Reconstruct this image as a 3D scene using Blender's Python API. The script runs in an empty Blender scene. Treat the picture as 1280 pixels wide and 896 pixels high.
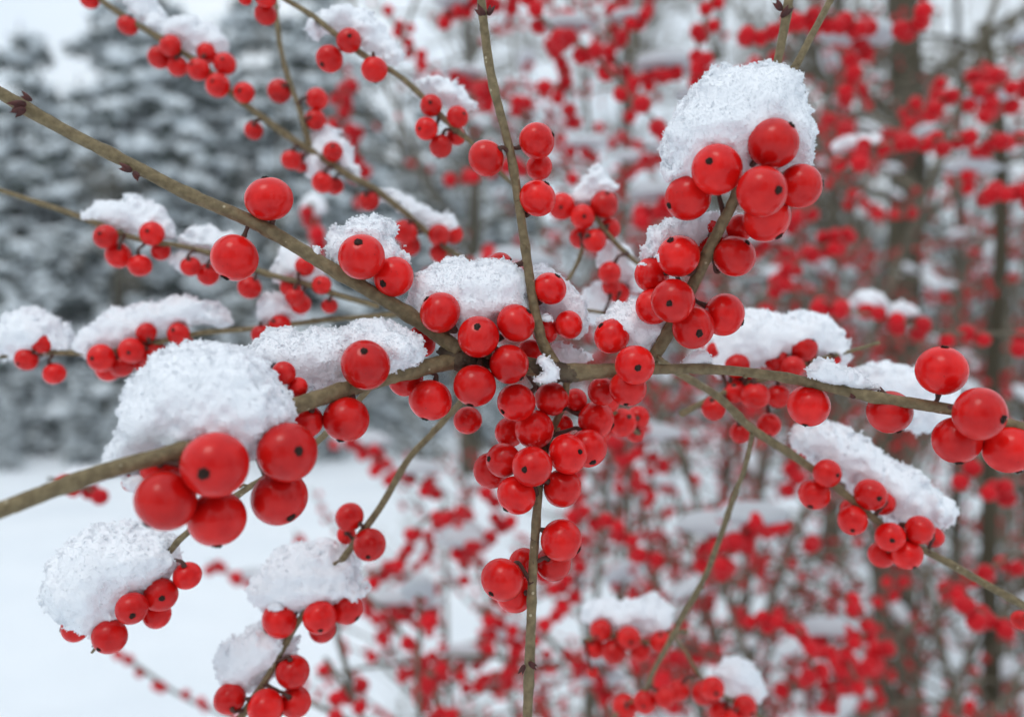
import bpy, math, random
import numpy as np
from mathutils import Vector, Matrix, Quaternion
random.seed(7); rng = np.random.default_rng(7)
R = math.radians
sc = bpy.context.scene
# ---------------------------------------------------------------- camera
F = 1100.0; CX, CY = 640.0, 448.0; H = 1.2           # focal length in photo pixels, eye height
FOCUS = 0.146
cam = bpy.data.cameras.new("camera"); co = bpy.data.objects.new("camera", cam)
sc.collection.objects.link(co); sc.camera = co
co.location = (0, 0, H); co.rotation_euler = (R(90), 0, 0)
cam.sensor_width = 36.0; cam.lens = 36.0 * F / 1280.0
cam.clip_start = 0.01; cam.clip_end = 2000
cam.dof.use_dof = True; cam.dof.focus_distance = FOCUS; cam.dof.aperture_fstop = 12.5
# ---------------------------------------------------------------- sky and sun (overcast)
SUN_EL, SUN_AZ = 58, 205
w = bpy.data.worlds.new("World"); sc.world = w; w.use_nodes = True
nt = w.node_tree; bg = nt.nodes["Background"]
sky = nt.nodes.new("ShaderNodeTexSky"); sky.sky_type = 'NISHITA'; sky.sun_disc = False
sky.sun_elevation = R(SUN_EL); sky.sun_rotation = R(SUN_AZ); sky.dust_density = 4; sky.air_density = 1.2
tc = nt.nodes.new("ShaderNodeTexCoord"); cn = nt.nodes.new("ShaderNodeTexNoise"); cn.inputs['Scale'].default_value = 2.2; cn.inputs['Detail'].default_value = 6
cr = nt.nodes.new("ShaderNodeValToRGB"); cr.color_ramp.elements[0].position = .3; cr.color_ramp.elements[1].position = .7
cr.color_ramp.elements[0].color = (.70, .81, .93, 1); cr.color_ramp.elements[1].color = (.91, .97, 1, 1)
ml = nt.nodes.new("ShaderNodeVectorMath"); ml.operation = 'SCALE'; ml.inputs['Scale'].default_value = 13.5
mx = nt.nodes.new("ShaderNodeMixRGB"); mx.inputs[0].default_value = .82
nt.links.new(tc.outputs['Generated'], cn.inputs['Vector']); nt.links.new(cn.outputs['Fac'], cr.inputs[0])
nt.links.new(cr.outputs[0], ml.inputs[0]); nt.links.new(sky.outputs[0], mx.inputs[1]); nt.links.new(ml.outputs[0], mx.inputs[2])
nt.links.new(mx.outputs[0], bg.inputs[0]); bg.inputs[1].default_value = 0.10
sl = bpy.data.lights.new("sun", 'SUN'); sl.energy = 0.6; sl.angle = R(22); sl.color = (1, .97, .92)
so = bpy.data.objects.new("sun", sl); sc.collection.objects.link(so)
az = R(SUN_AZ); el = R(SUN_EL)
sdir = Vector((math.sin(az) * math.cos(el), math.cos(az) * math.cos(el), math.sin(el)))
so.rotation_euler = sdir.to_track_quat('Z', 'Y').to_euler(); so.location = (0, -3, 6)
vs = sc.view_settings; vs.view_transform = 'Standard'; vs.look = 'None'; vs.gamma = 1; vs.exposure = 0.03
cy = sc.cycles; cy.use_denoising = True; cy.max_bounces = 8; cy.diffuse_bounces = 4; cy.glossy_bounces = 3
cy.transmission_bounces = 2; cy.caustics_reflective = False; cy.caustics_refractive = False; cy.sample_clamp_indirect = 6

# ---------------------------------------------------------------- materials
def mat(name, col, rough=.7, spec=.3, col2=None, nscale=None, bump=0, bscale=None, sss=0, srad=(1, 1, 1), sscale=.001, vary=0, stretch=None, coat=0):
    m = bpy.data.materials.new(name); m.use_nodes = True; n = m.node_tree; b = n.nodes["Principled BSDF"]
    b.inputs['Base Color'].default_value = (*col, 1); b.inputs['Roughness'].default_value = rough
    b.inputs['Specular IOR Level'].default_value = spec
    tcn = n.nodes.new("ShaderNodeTexCoord"); src = tcn.outputs['Object']
    if stretch:
        mp = n.nodes.new("ShaderNodeMapping"); mp.inputs['Scale'].default_value = stretch; n.links.new(src, mp.inputs[0]); src = mp.outputs[0]
    out = None
    if col2 is not None:
        t = n.nodes.new("ShaderNodeTexNoise"); t.inputs['Scale'].default_value = nscale; t.inputs['Detail'].default_value = 5; n.links.new(src, t.inputs['Vector'])
        r = n.nodes.new("ShaderNodeValToRGB"); r.color_ramp.elements[0].position = .35; r.color_ramp.elements[1].position = .65
        r.color_ramp.elements[0].color = (*col, 1); r.color_ramp.elements[1].color = (*col2, 1)
        n.links.new(t.outputs['Fac'], r.inputs[0]); out = r.outputs[0]
        n.links.new(out, b.inputs['Base Color'])
    if vary:
        oi = n.nodes.new("ShaderNodeObjectInfo"); hs = n.nodes.new("ShaderNodeHueSaturation")
        mr = n.nodes.new("ShaderNodeMapRange"); mr.inputs['To Min'].default_value = 1 - vary; mr.inputs['To Max'].default_value = 1 + vary
        n.links.new(oi.outputs['Random'], mr.inputs['Value']); n.links.new(mr.outputs[0], hs.inputs['Value'])
        if out: n.links.new(out, hs.inputs['Color'])
        else: hs.inputs['Color'].default_value = (*col, 1)
        n.links.new(hs.outputs[0], b.inputs['Base Color'])
    if bump:
        t = n.nodes.new("ShaderNodeTexNoise"); t.inputs['Scale'].default_value = bscale; t.inputs['Detail'].default_value = 4; n.links.new(src, t.inputs['Vector'])
        bp = n.nodes.new("ShaderNodeBump"); bp.inputs['Strength'].default_value = 1; bp.inputs['Distance'].default_value = bump
        n.links.new(t.outputs['Fac'], bp.inputs['Height']); n.links.new(bp.outputs[0], b.inputs['Normal'])
    if sss:
        b.inputs['Subsurface Weight'].default_value = sss; b.inputs['Subsurface Radius'].default_value = srad; b.inputs['Subsurface Scale'].default_value = sscale
    if coat:
        b.inputs['Coat Weight'].default_value = coat; b.inputs['Coat Roughness'].default_value = .15
    return m
M = {}
M['berry'] = mat('berry_skin', (.54, .004, .004), .24, .20, (.70, .012, .009), 1.0, vary=.17, coat=.22, sss=.22, srad=(1, .12, .08), sscale=.0012, bump=.00004, bscale=5)
nb_ = M['berry'].node_tree; pb = nb_.nodes["Principled BSDF"]; lk = pb.inputs['Base Color'].links[0].from_socket
vo = nb_.nodes.new("ShaderNodeTexVoronoi"); vo.inputs['Scale'].default_value = 2.6; tq = nb_.nodes.new("ShaderNodeTexCoord"); nb_.links.new(tq.outputs['Object'], vo.inputs['Vector'])
vr = nb_.nodes.new("ShaderNodeValToRGB"); vr.color_ramp.elements[0].position = .035; vr.color_ramp.elements[1].position = .075; nb_.links.new(vo.outputs['Distance'], vr.inputs[0])
mm = nb_.nodes.new("ShaderNodeMixRGB"); mm.inputs[1].default_value = (.16, .008, .006, 1); nb_.links.new(vr.outputs[0], mm.inputs[0]); nb_.links.new(lk, mm.inputs[2]); nb_.links.new(mm.outputs[0], pb.inputs['Base Color'])
M['bgberry'] = mat('berry_skin_plain', (.54, .004, .010), .38, .2, vary=.18)
M['calyx'] = mat('calyx_scale', (.022, .012, .010), .85, .2, (.05, .03, .022), 3)
M['stalk'] = mat('berry_stalk', (.06, .022, .018), .6, .3, (.10, .045, .03), 300)
M['bark'] = mat('twig_bark', (.135, .100, .050), .66, .35, (.225, .172, .090), 850, bump=.0003, bscale=1300)
nb_ = M['bark'].node_tree; pb = nb_.nodes["Principled BSDF"]; lk = pb.inputs['Base Color'].links[0].from_socket
vo = nb_.nodes.new("ShaderNodeTexVoronoi"); vo.inputs['Scale'].default_value = 330; tq = nb_.nodes.new("ShaderNodeTexCoord"); nb_.links.new(tq.outputs['Object'], vo.inputs['Vector'])
vr = nb_.nodes.new("ShaderNodeValToRGB"); vr.color_ramp.elements[0].position = .06; vr.color_ramp.elements[1].position = .10; nb_.links.new(vo.outputs['Distance'], vr.inputs[0])
mm = nb_.nodes.new("ShaderNodeMixRGB"); mm.inputs[1].default_value = (.42, .36, .24, 1); nb_.links.new(vr.outputs[0], mm.inputs[0]); nb_.links.new(lk, mm.inputs[2]); nb_.links.new(mm.outputs[0], pb.inputs['Base Color'])
M['darkbark'] = mat('old_twig_bark', (.05, .036, .026), .85, .2, (.13, .10, .065), 420, bump=.0005, bscale=800)
M['bud'] = mat('bud_scale', (.11, .028, .022), .6, .3, (.055, .018, .016), 700, bump=.0001, bscale=1500)
M['bgbark'] = mat('branch_bark', (.10, .085, .062), .85, .2, (.19, .165, .12), 40)
M['trunk'] = mat('trunk_bark', (.036, .030, .018), .9, .2, (.088, .074, .047), 9, bump=.006, bscale=30, stretch=(1, 1, .25))
M['needle'] = mat('needles', (.030, .050, .040), .8, .2, (.065, .09, .075), 3)
M['snow'] = mat('snow', (.88, .90, .93), .5, .35)
M['bgsnow'] = mat('snow_soft', (.86, .89, .93), .7, .2, bump=.0006, bscale=500)
M['farsnow'] = mat('snow_on_trees', (.84, .89, .92), .8, .2)
M['ground'] = mat('ground_snow', (.86, .89, .92), .7, .2, (.80, .84, .88), 1.2, bump=.02, bscale=6)
M['grass'] = mat('dry_grass', (.11, .10, .06), .8, .2, (.20, .17, .10), 5)

# ---------------------------------------------------------------- helpers
def P(x, y, d): return np.array([(x - CX) / F * d, d, H - (y - CY) / F * d])
def proj(v): return CX + F * v[..., 0] / v[..., 1], CY - F * (v[..., 2] - H) / v[..., 1]
def mesh_of(name, V, faces, m, smooth=True):
    """V (n,3); faces = list of int arrays (k,3) or (k,4)"""
    me = bpy.data.meshes.new(name); V = np.asarray(V, np.float32)
    me.vertices.add(len(V)); me.vertices.foreach_set('co', V.ravel())
    idx = np.concatenate([f.ravel() for f in faces]).astype(np.int32)
    tot = np.concatenate([np.full(len(f), f.shape[1]) for f in faces]).astype(np.int32)
    st = np.concatenate([[0], np.cumsum(tot)[:-1]]).astype(np.int32)
    me.loops.add(len(idx)); me.loops.foreach_set('vertex_index', idx)
    me.polygons.add(len(tot)); me.polygons.foreach_set('loop_start', st)
    me.polygons.foreach_set('use_smooth', np.full(len(tot), smooth, dtype=bool))
    me.update(calc_edges=True); me.validate(); me.materials.append(m); return me
class MB:
    def __init__(s): s.V = []; s.F = []; s.n = 0
    def add(s, V, faces):
        for f in faces: s.F.append(np.asarray(f) + s.n)
        s.V.append(V); s.n += len(V)
    def build(s, name, m, parent=None, loc=(0, 0, 0), smooth=True):
        V = np.concatenate(s.V) - np.asarray(loc)
        t = [f for f in s.F if f.shape[1] == 3]; q = [f for f in s.F if f.shape[1] == 4]
        fs = ([np.concatenate(t)] if t else []) + ([np.concatenate(q)] if q else [])
        return link(name, mesh_of(name, V, fs, m, smooth), parent, loc)
def link(name, me, parent=None, loc=(0, 0, 0)):
    o = bpy.data.objects.new(name, me); sc.collection.objects.link(o)
    loc = Vector(loc)
    if parent is not None: o.parent = parent; loc = loc - parent.location
    o.location = loc; return o
def tag(o, label=None, cat=None, group=None, kind=None):
    for k, v in (('label', label), ('category', cat), ('group', group), ('kind', kind)):
        if v: o[k] = v
    return o
def thing(name, label, cat, loc, group=None):
    o = bpy.data.objects.new(name, None); o.empty_display_size = .01; sc.collection.objects.link(o); o.location = Vector(loc)
    return tag(o, label, cat, group)
def smooth_path(P0, n):
    P0 = np.asarray(P0, float); k = len(P0)
    Q = np.vstack([2 * P0[0] - P0[1], P0, 2 * P0[-1] - P0[-2]]); out = []
    seg = max(1, n // (k - 1))
    for i in range(k - 1):
        a, b, c, d = Q[i:i + 4]
        for t in np.linspace(0, 1, seg, endpoint=False):
            out.append(.5 * ((2 * b) + (-a + c) * t + (2 * a - 5 * b + 4 * c - d) * t * t + (-a + 3 * b - 3 * c + d) * t ** 3))
    out.append(P0[-1]); return np.array(out)
def tube(path, rad, sides=8, wob=0., cap=True):
    path = np.asarray(path, float); n = len(path); rad = np.broadcast_to(rad, (n,)).astype(float)
    T = np.gradient(path, axis=0); T /= np.linalg.norm(T, axis=1)[:, None] + 1e-12
    up = np.array([0, 0, 1.]) if abs(T[0][2]) < .9 else np.array([1., 0, 0])
    V = []; a = np.linspace(0, 2 * np.pi, sides, endpoint=False); A = np.cross(T[0], up); A /= np.linalg.norm(A)
    for i in range(n):
        A = A - T[i] * A.dot(T[i]); A /= np.linalg.norm(A) + 1e-12; B = np.cross(T[i], A)
        rr = rad[i] * (1 + wob * (rng.random(sides) - .5)) if wob else np.full(sides, rad[i])
        V.append(path[i] + rr[:, None] * (np.cos(a)[:, None] * A + np.sin(a)[:, None] * B))
    V = np.concatenate(V); i = np.arange(n - 1)[:, None] * sides; j = np.arange(sides)[None]; k = (j + 1) % sides
    Fq = np.stack([i + j, i + k, i + sides + k, i + sides + j], -1).reshape(-1, 4)
    fs = [Fq]
    if cap:
        V = np.vstack([V, path[0] - T[0] * rad[0] * .4, path[-1] + T[-1] * rad[-1] * .5]); c0, c1 = n * sides, n * sides + 1; j = j[0]; k = k[0]
        fs.append(np.stack([np.full(sides, c0), k, j], -1)); fs.append(np.stack([np.full(sides, c1), (n - 1) * sides + j, (n - 1) * sides + k], -1))
    return V, fs
LAT = rng.random((48, 48, 48)).astype(np.float32) * 2 - 1
def noise(x, y, z):
    xi = np.floor(x).astype(int); yi = np.floor(y).astype(int); zi = np.floor(z).astype(int)
    fx, fy, fz = x - xi, y - yi, z - zi; fx = fx * fx * (3 - 2 * fx); fy = fy * fy * (3 - 2 * fy); fz = fz * fz * (3 - 2 * fz)
    g = lambda a, b, c: LAT[(xi + a) % 48, (yi + b) % 48, (zi + c) % 48]
    l = lambda p, q, t: p + (q - p) * t
    return l(l(l(g(0, 0, 0), g(1, 0, 0), fx), l(g(0, 1, 0), g(1, 1, 0), fx), fy), l(l(g(0, 0, 1), g(1, 0, 1), fx), l(g(0, 1, 1), g(1, 1, 1), fx), fy), fz)
def surface_nets(Fd, o, h):
    S = Fd < 0; nx, ny, nz = Fd.shape
    cnt = np.zeros((nx - 1, ny - 1, nz - 1), int); acc = np.zeros((nx - 1, ny - 1, nz - 1, 3))
    C = [(a, b, c) for a in (0, 1) for b in (0, 1) for c in (0, 1)]
    sl_ = lambda A, c: A[c[0]:A.shape[0] - 1 + c[0], c[1]:A.shape[1] - 1 + c[1], c[2]:A.shape[2] - 1 + c[2]]
    for c in C:
        for ax in range(3):
            if c[ax]: continue
            e = list(c); e[ax] = 1
            f0, f1 = sl_(Fd, c), sl_(Fd, e); m = (f0 < 0) != (f1 < 0)
            t = np.where(m, f0 / np.where(m, f0 - f1, 1), 0)
            cnt += m
            for k in range(3): acc[..., k] += m * (c[k] + (t if k == ax else 0))
    idx = -np.ones(cnt.shape, int); on = cnt > 0; idx[on] = np.arange(on.sum())
    ijk = np.argwhere(on); V = (ijk + acc[on] / cnt[on][:, None]) * h + o
    faces = []
    for ax in range(3):
        a = [slice(1, -1)] * 3; a[ax] = slice(0, -1); b = list(a); b[ax] = slice(1, None)
        s0, s1 = S[tuple(a)], S[tuple(b)]
        for flip in (0, 1):
            m = (s0 & ~s1) if not flip else (~s0 & s1)
            q = np.argwhere(m); off = np.ones(3, int); off[ax] = 0; q = q + off
            u, v = (ax + 1) % 3, (ax + 2) % 3; du = np.zeros(3, int); du[u] = 1; dv = np.zeros(3, int); dv[v] = 1
            g = lambda z: idx[z[:, 0], z[:, 1], z[:, 2]]
            f = np.stack([g(q - du - dv), g(q - dv), g(q), g(q - du)], 1)
            if flip: f = f[:, ::-1]
            faces.append(f)
    fs = np.concatenate(faces); fs = fs[(fs >= 0).all(1)]
    return V, fs
_t = (1 + 5 ** .5) / 2
ICO = np.array([[-1, _t, 0], [1, _t, 0], [-1, -_t, 0], [1, -_t, 0], [0, -1, _t], [0, 1, _t], [0, -1, -_t], [0, 1, -_t], [_t, 0, -1], [_t, 0, 1], [-_t, 0, -1], [-_t, 0, 1]]) / math.hypot(1, _t)
ICF = np.array([[0, 11, 5], [0, 5, 1], [0, 1, 7], [0, 7, 10], [0, 10, 11], [1, 5, 9], [5, 11, 4], [11, 10, 2], [10, 7, 6], [7, 1, 8], [3, 9, 4], [3, 4, 2], [3, 2, 6], [3, 6, 8], [3, 8, 9], [4, 9, 5], [2, 4, 11], [6, 2, 10], [8, 6, 7], [9, 8, 1]])
def grains(pos, size):
    n = len(pos); q = rng.normal(size=(n, 4)); q /= np.linalg.norm(q, axis=1)[:, None]; w_, x, y, z = q.T
    Rm = np.stack([1 - 2 * (y * y + z * z), 2 * (x * y - w_ * z), 2 * (x * z + w_ * y), 2 * (x * y + w_ * z), 1 - 2 * (x * x + z * z), 2 * (y * z - w_ * x), 2 * (x * z - w_ * y), 2 * (y * z + w_ * x), 1 - 2 * (x * x + y * y)], 1).reshape(n, 3, 3)
    sh = ICO[None] * (rng.uniform(.8, 1.2, (n, 12, 1)) * size[:, None, None]) * rng.uniform(.7, 1.25, (n, 1, 3))
    V = np.einsum('nij,nkj->nki', Rm, sh) + pos[:, None]
    return V.reshape(-1, 3), (ICF[None] + (np.arange(n) * 12)[:, None, None]).reshape(-1, 3)

# ---------------------------------------------------------------- berry prototypes
def sphere(nu, nv, seed):
    r = np.random.default_rng(seed); V = [[0, 0, 1.]]
    for i in range(1, nv):
        th = math.pi * i / nv
        for j in range(nu): V.append([math.sin(th) * math.cos(2 * math.pi * j / nu), math.sin(th) * math.sin(2 * math.pi * j / nu), math.cos(th)])
    V.append([0, 0, -1.]); V = np.array(V)
    off = r.random(3) * 40; nn = noise(V[:, 0] * .9 + off[0], V[:, 1] * .9 + off[1], V[:, 2] * .9 + off[2])
    D = 1 + .022 * nn; D = D[:, None] * V
    rho = np.hypot(V[:, 0], V[:, 1]); D[:, 2] *= .965
    dim = np.exp(-(rho / .2) ** 2) * (V[:, 2] > 0) * .035 + np.exp(-(rho / .16) ** 2) * (V[:, 2] < 0) * -.06
    D[:, 2] -= dim
    j = np.arange(nu); k = (j + 1) % nu; fs = [np.stack([np.zeros(nu, int), 1 + j, 1 + k], 1)]
    for i in range(nv - 2):
        a = 1 + i * nu; fs.append(np.stack([a + j, a + nu + j, a + nu + k, a + k], 1))
    a = 1 + (nv - 2) * nu; fs.append(np.stack([a + j, np.full(nu, a + nu), a + k], 1))
    return D, fs
BERRY = [mesh_of('berry', *sphere(40, 26, s), M['berry']) for s in range(4)]
BGB = [mesh_of('berry', *sphere(14, 9, s + 10), M['bgberry']) for s in range(2)]
def calyx_mesh(seed):
    r = np.random.default_rng(seed); b = MB(); n = r.integers(7, 10)
    for i in range(n):                                   # small pointed scales round the scar
        a = 2 * math.pi * i / n + r.uniform(-.2, .2); l = r.uniform(.115, .17); c, s = math.cos(a), math.sin(a); wv = .06
        pts = [(.02, -wv, .93), (.02, wv, .93), (l * .7, wv * .9, .965 + r.uniform(0, .02)), (l, 0, .945 + r.uniform(0, .05)), (l * .7, -wv * .9, .965)]
        V = np.array([[p[0] * c - p[1] * s, p[0] * s + p[1] * c, p[2]] for p in pts]); V2 = V - [0, 0, .05]
        b.add(np.vstack([V, V2]), [np.array([[0, 4, 3], [0, 3, 2], [0, 2, 1], [5, 8, 9], [5, 7, 8], [5, 6, 7]]), np.array([[i_, (i_ + 1) % 5, (i_ + 1) % 5 + 5, i_ + 5] for i_ in range(5)])])
    V, f = sphere(8, 6, 3); b.add(V * [.075, .075, .05] + [0, 0, .955], f)
    for i in range(4):
        V, f = sphere(6, 4, 3); a = r.uniform(0, 6.28); b.add(V * [.028, .028, .04] + [.07 * math.cos(a), .07 * math.sin(a), .985], f)
    o = b; V = np.concatenate(o.V); t = [f for f in o.F if f.shape[1] == 3]; q = [f for f in o.F if f.shape[1] == 4]
    return mesh_of('calyx', V, [np.concatenate(t), np.concatenate(q)], M['calyx'], False)
CAL = [calyx_mesh(s) for s in range(4)]
def put_berry(root, c, r, axis, attach=None, detail=True):
    axis = Vector(axis).normalized(); q = axis.to_track_quat('Z', 'Y') @ Quaternion((0, 0, 1), random.uniform(0, 6.28))
    o = link('berry', random.choice(BERRY if detail else BGB), root, c); o.rotation_mode = 'QUATERNION'; o.rotation_quaternion = q
    s = r * random.uniform(.985, 1.015); o.scale = (s, s * random.uniform(.96, 1.03), s * random.uniform(.94, 1.03))
    if not detail: return o
    k = bpy.data.objects.new('calyx', random.choice(CAL)); sc.collection.objects.link(k); k.parent = o
    ks = random.uniform(.95, 1.4); k.scale = (ks, ks, 1)
    if attach is not None:
        a = np.asarray(c) - np.array(axis) * r * .93; b = np.asarray(attach); v = b - a; L = np.linalg.norm(v)
        if L < r * .3: b = a + np.array([0, 0, 1]) * r * .3; v = b - a; L = np.linalg.norm(v)
        m1 = a - np.array(axis) * min(L * .35, r * .9)
        pth = smooth_path([a, m1 * .8 + (a + b) / 2 * .2, (m1 + b) / 2 * .9 + (a + b) / 2 * .1, b], 12)
        n = len(pth); tt = np.linspace(0, 1, n); rad = .00034 + .00022 * (2 * tt - 1) ** 2 + .0003 * (tt > .93)
        V, f = tube(pth, rad, 7, .2); iq = q.inverted().to_matrix(); V = (V - np.asarray(c)) @ np.array(iq).T / s
        st = link('stalk', mesh_of('stalk', V, f, M['stalk'])); st.parent = o
    return o

def bud_mesh(b, p, axis, size):
    axis = np.asarray(axis, float); axis /= np.linalg.norm(axis); ref = np.cross(axis, [0, 1, .3]); ref /= np.linalg.norm(ref); o2 = np.cross(axis, ref)
    for k in range(5):                                   # overlapping scales, each a small pointed lens
        d = axis + .38 * (math.cos(k * 2.4) * ref + math.sin(k * 2.4) * o2) * (1 - k * .15); d /= np.linalg.norm(d)
        L = size * (1 - .1 * k) if k < 4 else size * 1.15
        pth = p + np.outer(np.linspace(-.1, 1, 7), d) * L
        V, f = tube(pth, size * .24 * np.array([.7, 1, 1.05, .95, .75, .4, .08]), 7); b.add(V, f)

# ---------------------------------------------------------------- readable branches
def branch(name, label, strokes, berries, buds=(), group=None, cat='berry branch', jit=.0006, detail=True, sides=12, relax=True, bark='bark', nberry=None):
    """strokes: (points[(x,y,depth)], widths px, material) ; berries: (x,y,r px,dz mm, calyx x,y or None)"""
    base = P(*strokes[0][0][0]); root = thing(name, label, cat, base, group); dense = []
    for si, st in enumerate(strokes):
        pts, wd = st[0], st[1]; mt = M[st[2]] if len(st) > 2 else M[bark]
        W = np.array([P(*p) for p in pts]); path = smooth_path(W, 14 * (len(W) - 1))
        n = len(path); dd = path[:, 1]; wpx = np.interp(np.linspace(0, 1, n), np.linspace(0, 1, len(wd)), wd)
        rad = wpx / 2 * dd / F * .9
        ph = np.cumsum(np.r_[0, np.linalg.norm(np.diff(path, axis=0), axis=1)])
        nod = .5 * (1 + np.cos(ph / .0135 * 2 * np.pi + si)); rad = rad * (1 + .14 * nod ** 12)
        path = path + jit * np.stack([noise(ph * 60, ph * 0 + si, ph * 0), noise(ph * 60, ph * 0 + si + 9, ph * 0), noise(ph * 60, ph * 0 + si + 19, ph * 0)], 1)
        b = MB(); V, f = tube(path, rad, sides, .18 if len(st) > 2 else .10); b.add(V, f)
        if detail and len(st) > 2:                       # swollen, scarred collar of the fork
            for i in range(n):
                for _ in range(2):
                    dr = rng.normal(size=3); dr /= np.linalg.norm(dr); Vv, ff = sphere(7, 5, 1); b.add(Vv * rad[i] * rng.uniform(.15, .34) + path[i] + dr * rad[i] * .85, ff)
        if detail:                                         # leaf scars and rough nodes
            for i in range(3, n - 3):
                if nod[i] > .97 and rng.random() < .7:
                    dr = rng.normal(size=3); dr[1] -= .8; dr /= np.linalg.norm(dr); p = path[i] + dr * rad[i] * .8
                    Vv, ff = sphere(7, 5, 1); b.add(Vv * rad[i] * .32 + p, ff)
        if detail:
            for _ in range(int(ph[-1] / .034)):
                i = rng.integers(3, n - 3); dr = rng.normal(size=3); dr[1] = -abs(dr[1]) * .6; dr /= np.linalg.norm(dr); p = path[i] + dr * rad[i] * .8
                Vv, ff = tube([p, p + dr * .0006, p + dr * .0012 + rng.normal(size=3) * .0003], [.00036, .00026, .00034], 6, .3); b.add(Vv, ff)
        o = b.build('twig', mt, root, base); dense.append(np.c_[path, rad])
    D = np.concatenate(dense)
    B = []
    for t in berries:
        x, y, r = t[:3]; dz = t[3] if len(t) > 3 else 0; cal = t[4] if len(t) > 4 else None
        px, py = proj(D[:, :3]); i = np.argmin(np.hypot(px - x, py - y)); d = D[i, 1] + dz / 1000
        B.append([x, y, r, d, cal, i])
    if relax:
        for _ in range(60):
            mv = 0
            for i in range(len(B)):
                for j in range(i):
                    a, b_ = B[i], B[j]; ra, rb = a[2] * a[3] / F, b_[2] * b_[3] / F; pa, pb = P(*a[:2], a[3]), P(*b_[:2], b_[3])
                    need = (ra + rb) * .97; dist = np.linalg.norm(pa - pb)
                    if dist < need:
                        s = 1 if a[3] >= b_[3] else -1; e = (need - dist) * .4 + .00003; a[3] += s * e; b_[3] -= s * e; mv = 1
            if not mv: break
    for x, y, r, d, cal, i in B:
        c = P(x, y, d); rw = r * d / F; at = D[i, :3]
        # attach a little way along the branch, not always at the closest point
        if cal is not None:
            u, v = (cal[0] - x) / r, -(cal[1] - y) / r; L = math.hypot(u, v)
            if L > .97: u, v = u / L * .97, v / L * .97
            ax = np.array([u, -math.sqrt(max(0, 1 - u * u - v * v)), v])
        else:
            ax = c - at; ax = ax / (np.linalg.norm(ax) + 1e-9) + rng.normal(size=3) * .35 + np.array([0, .75, -.35])
        put_berry(root, c, rw, ax, at if (cal is not None or r > 19 or not name.startswith('forked')) else None, detail)
    for (x, y, dd, ux, uy, sz) in buds:
        b = MB(); p = P(x, y, dd); bud_mesh(b, p, np.array([ux, -.25, -uy]), sz / 1000); b.build('bud', M['bud'], root, p)
    return root

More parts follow.
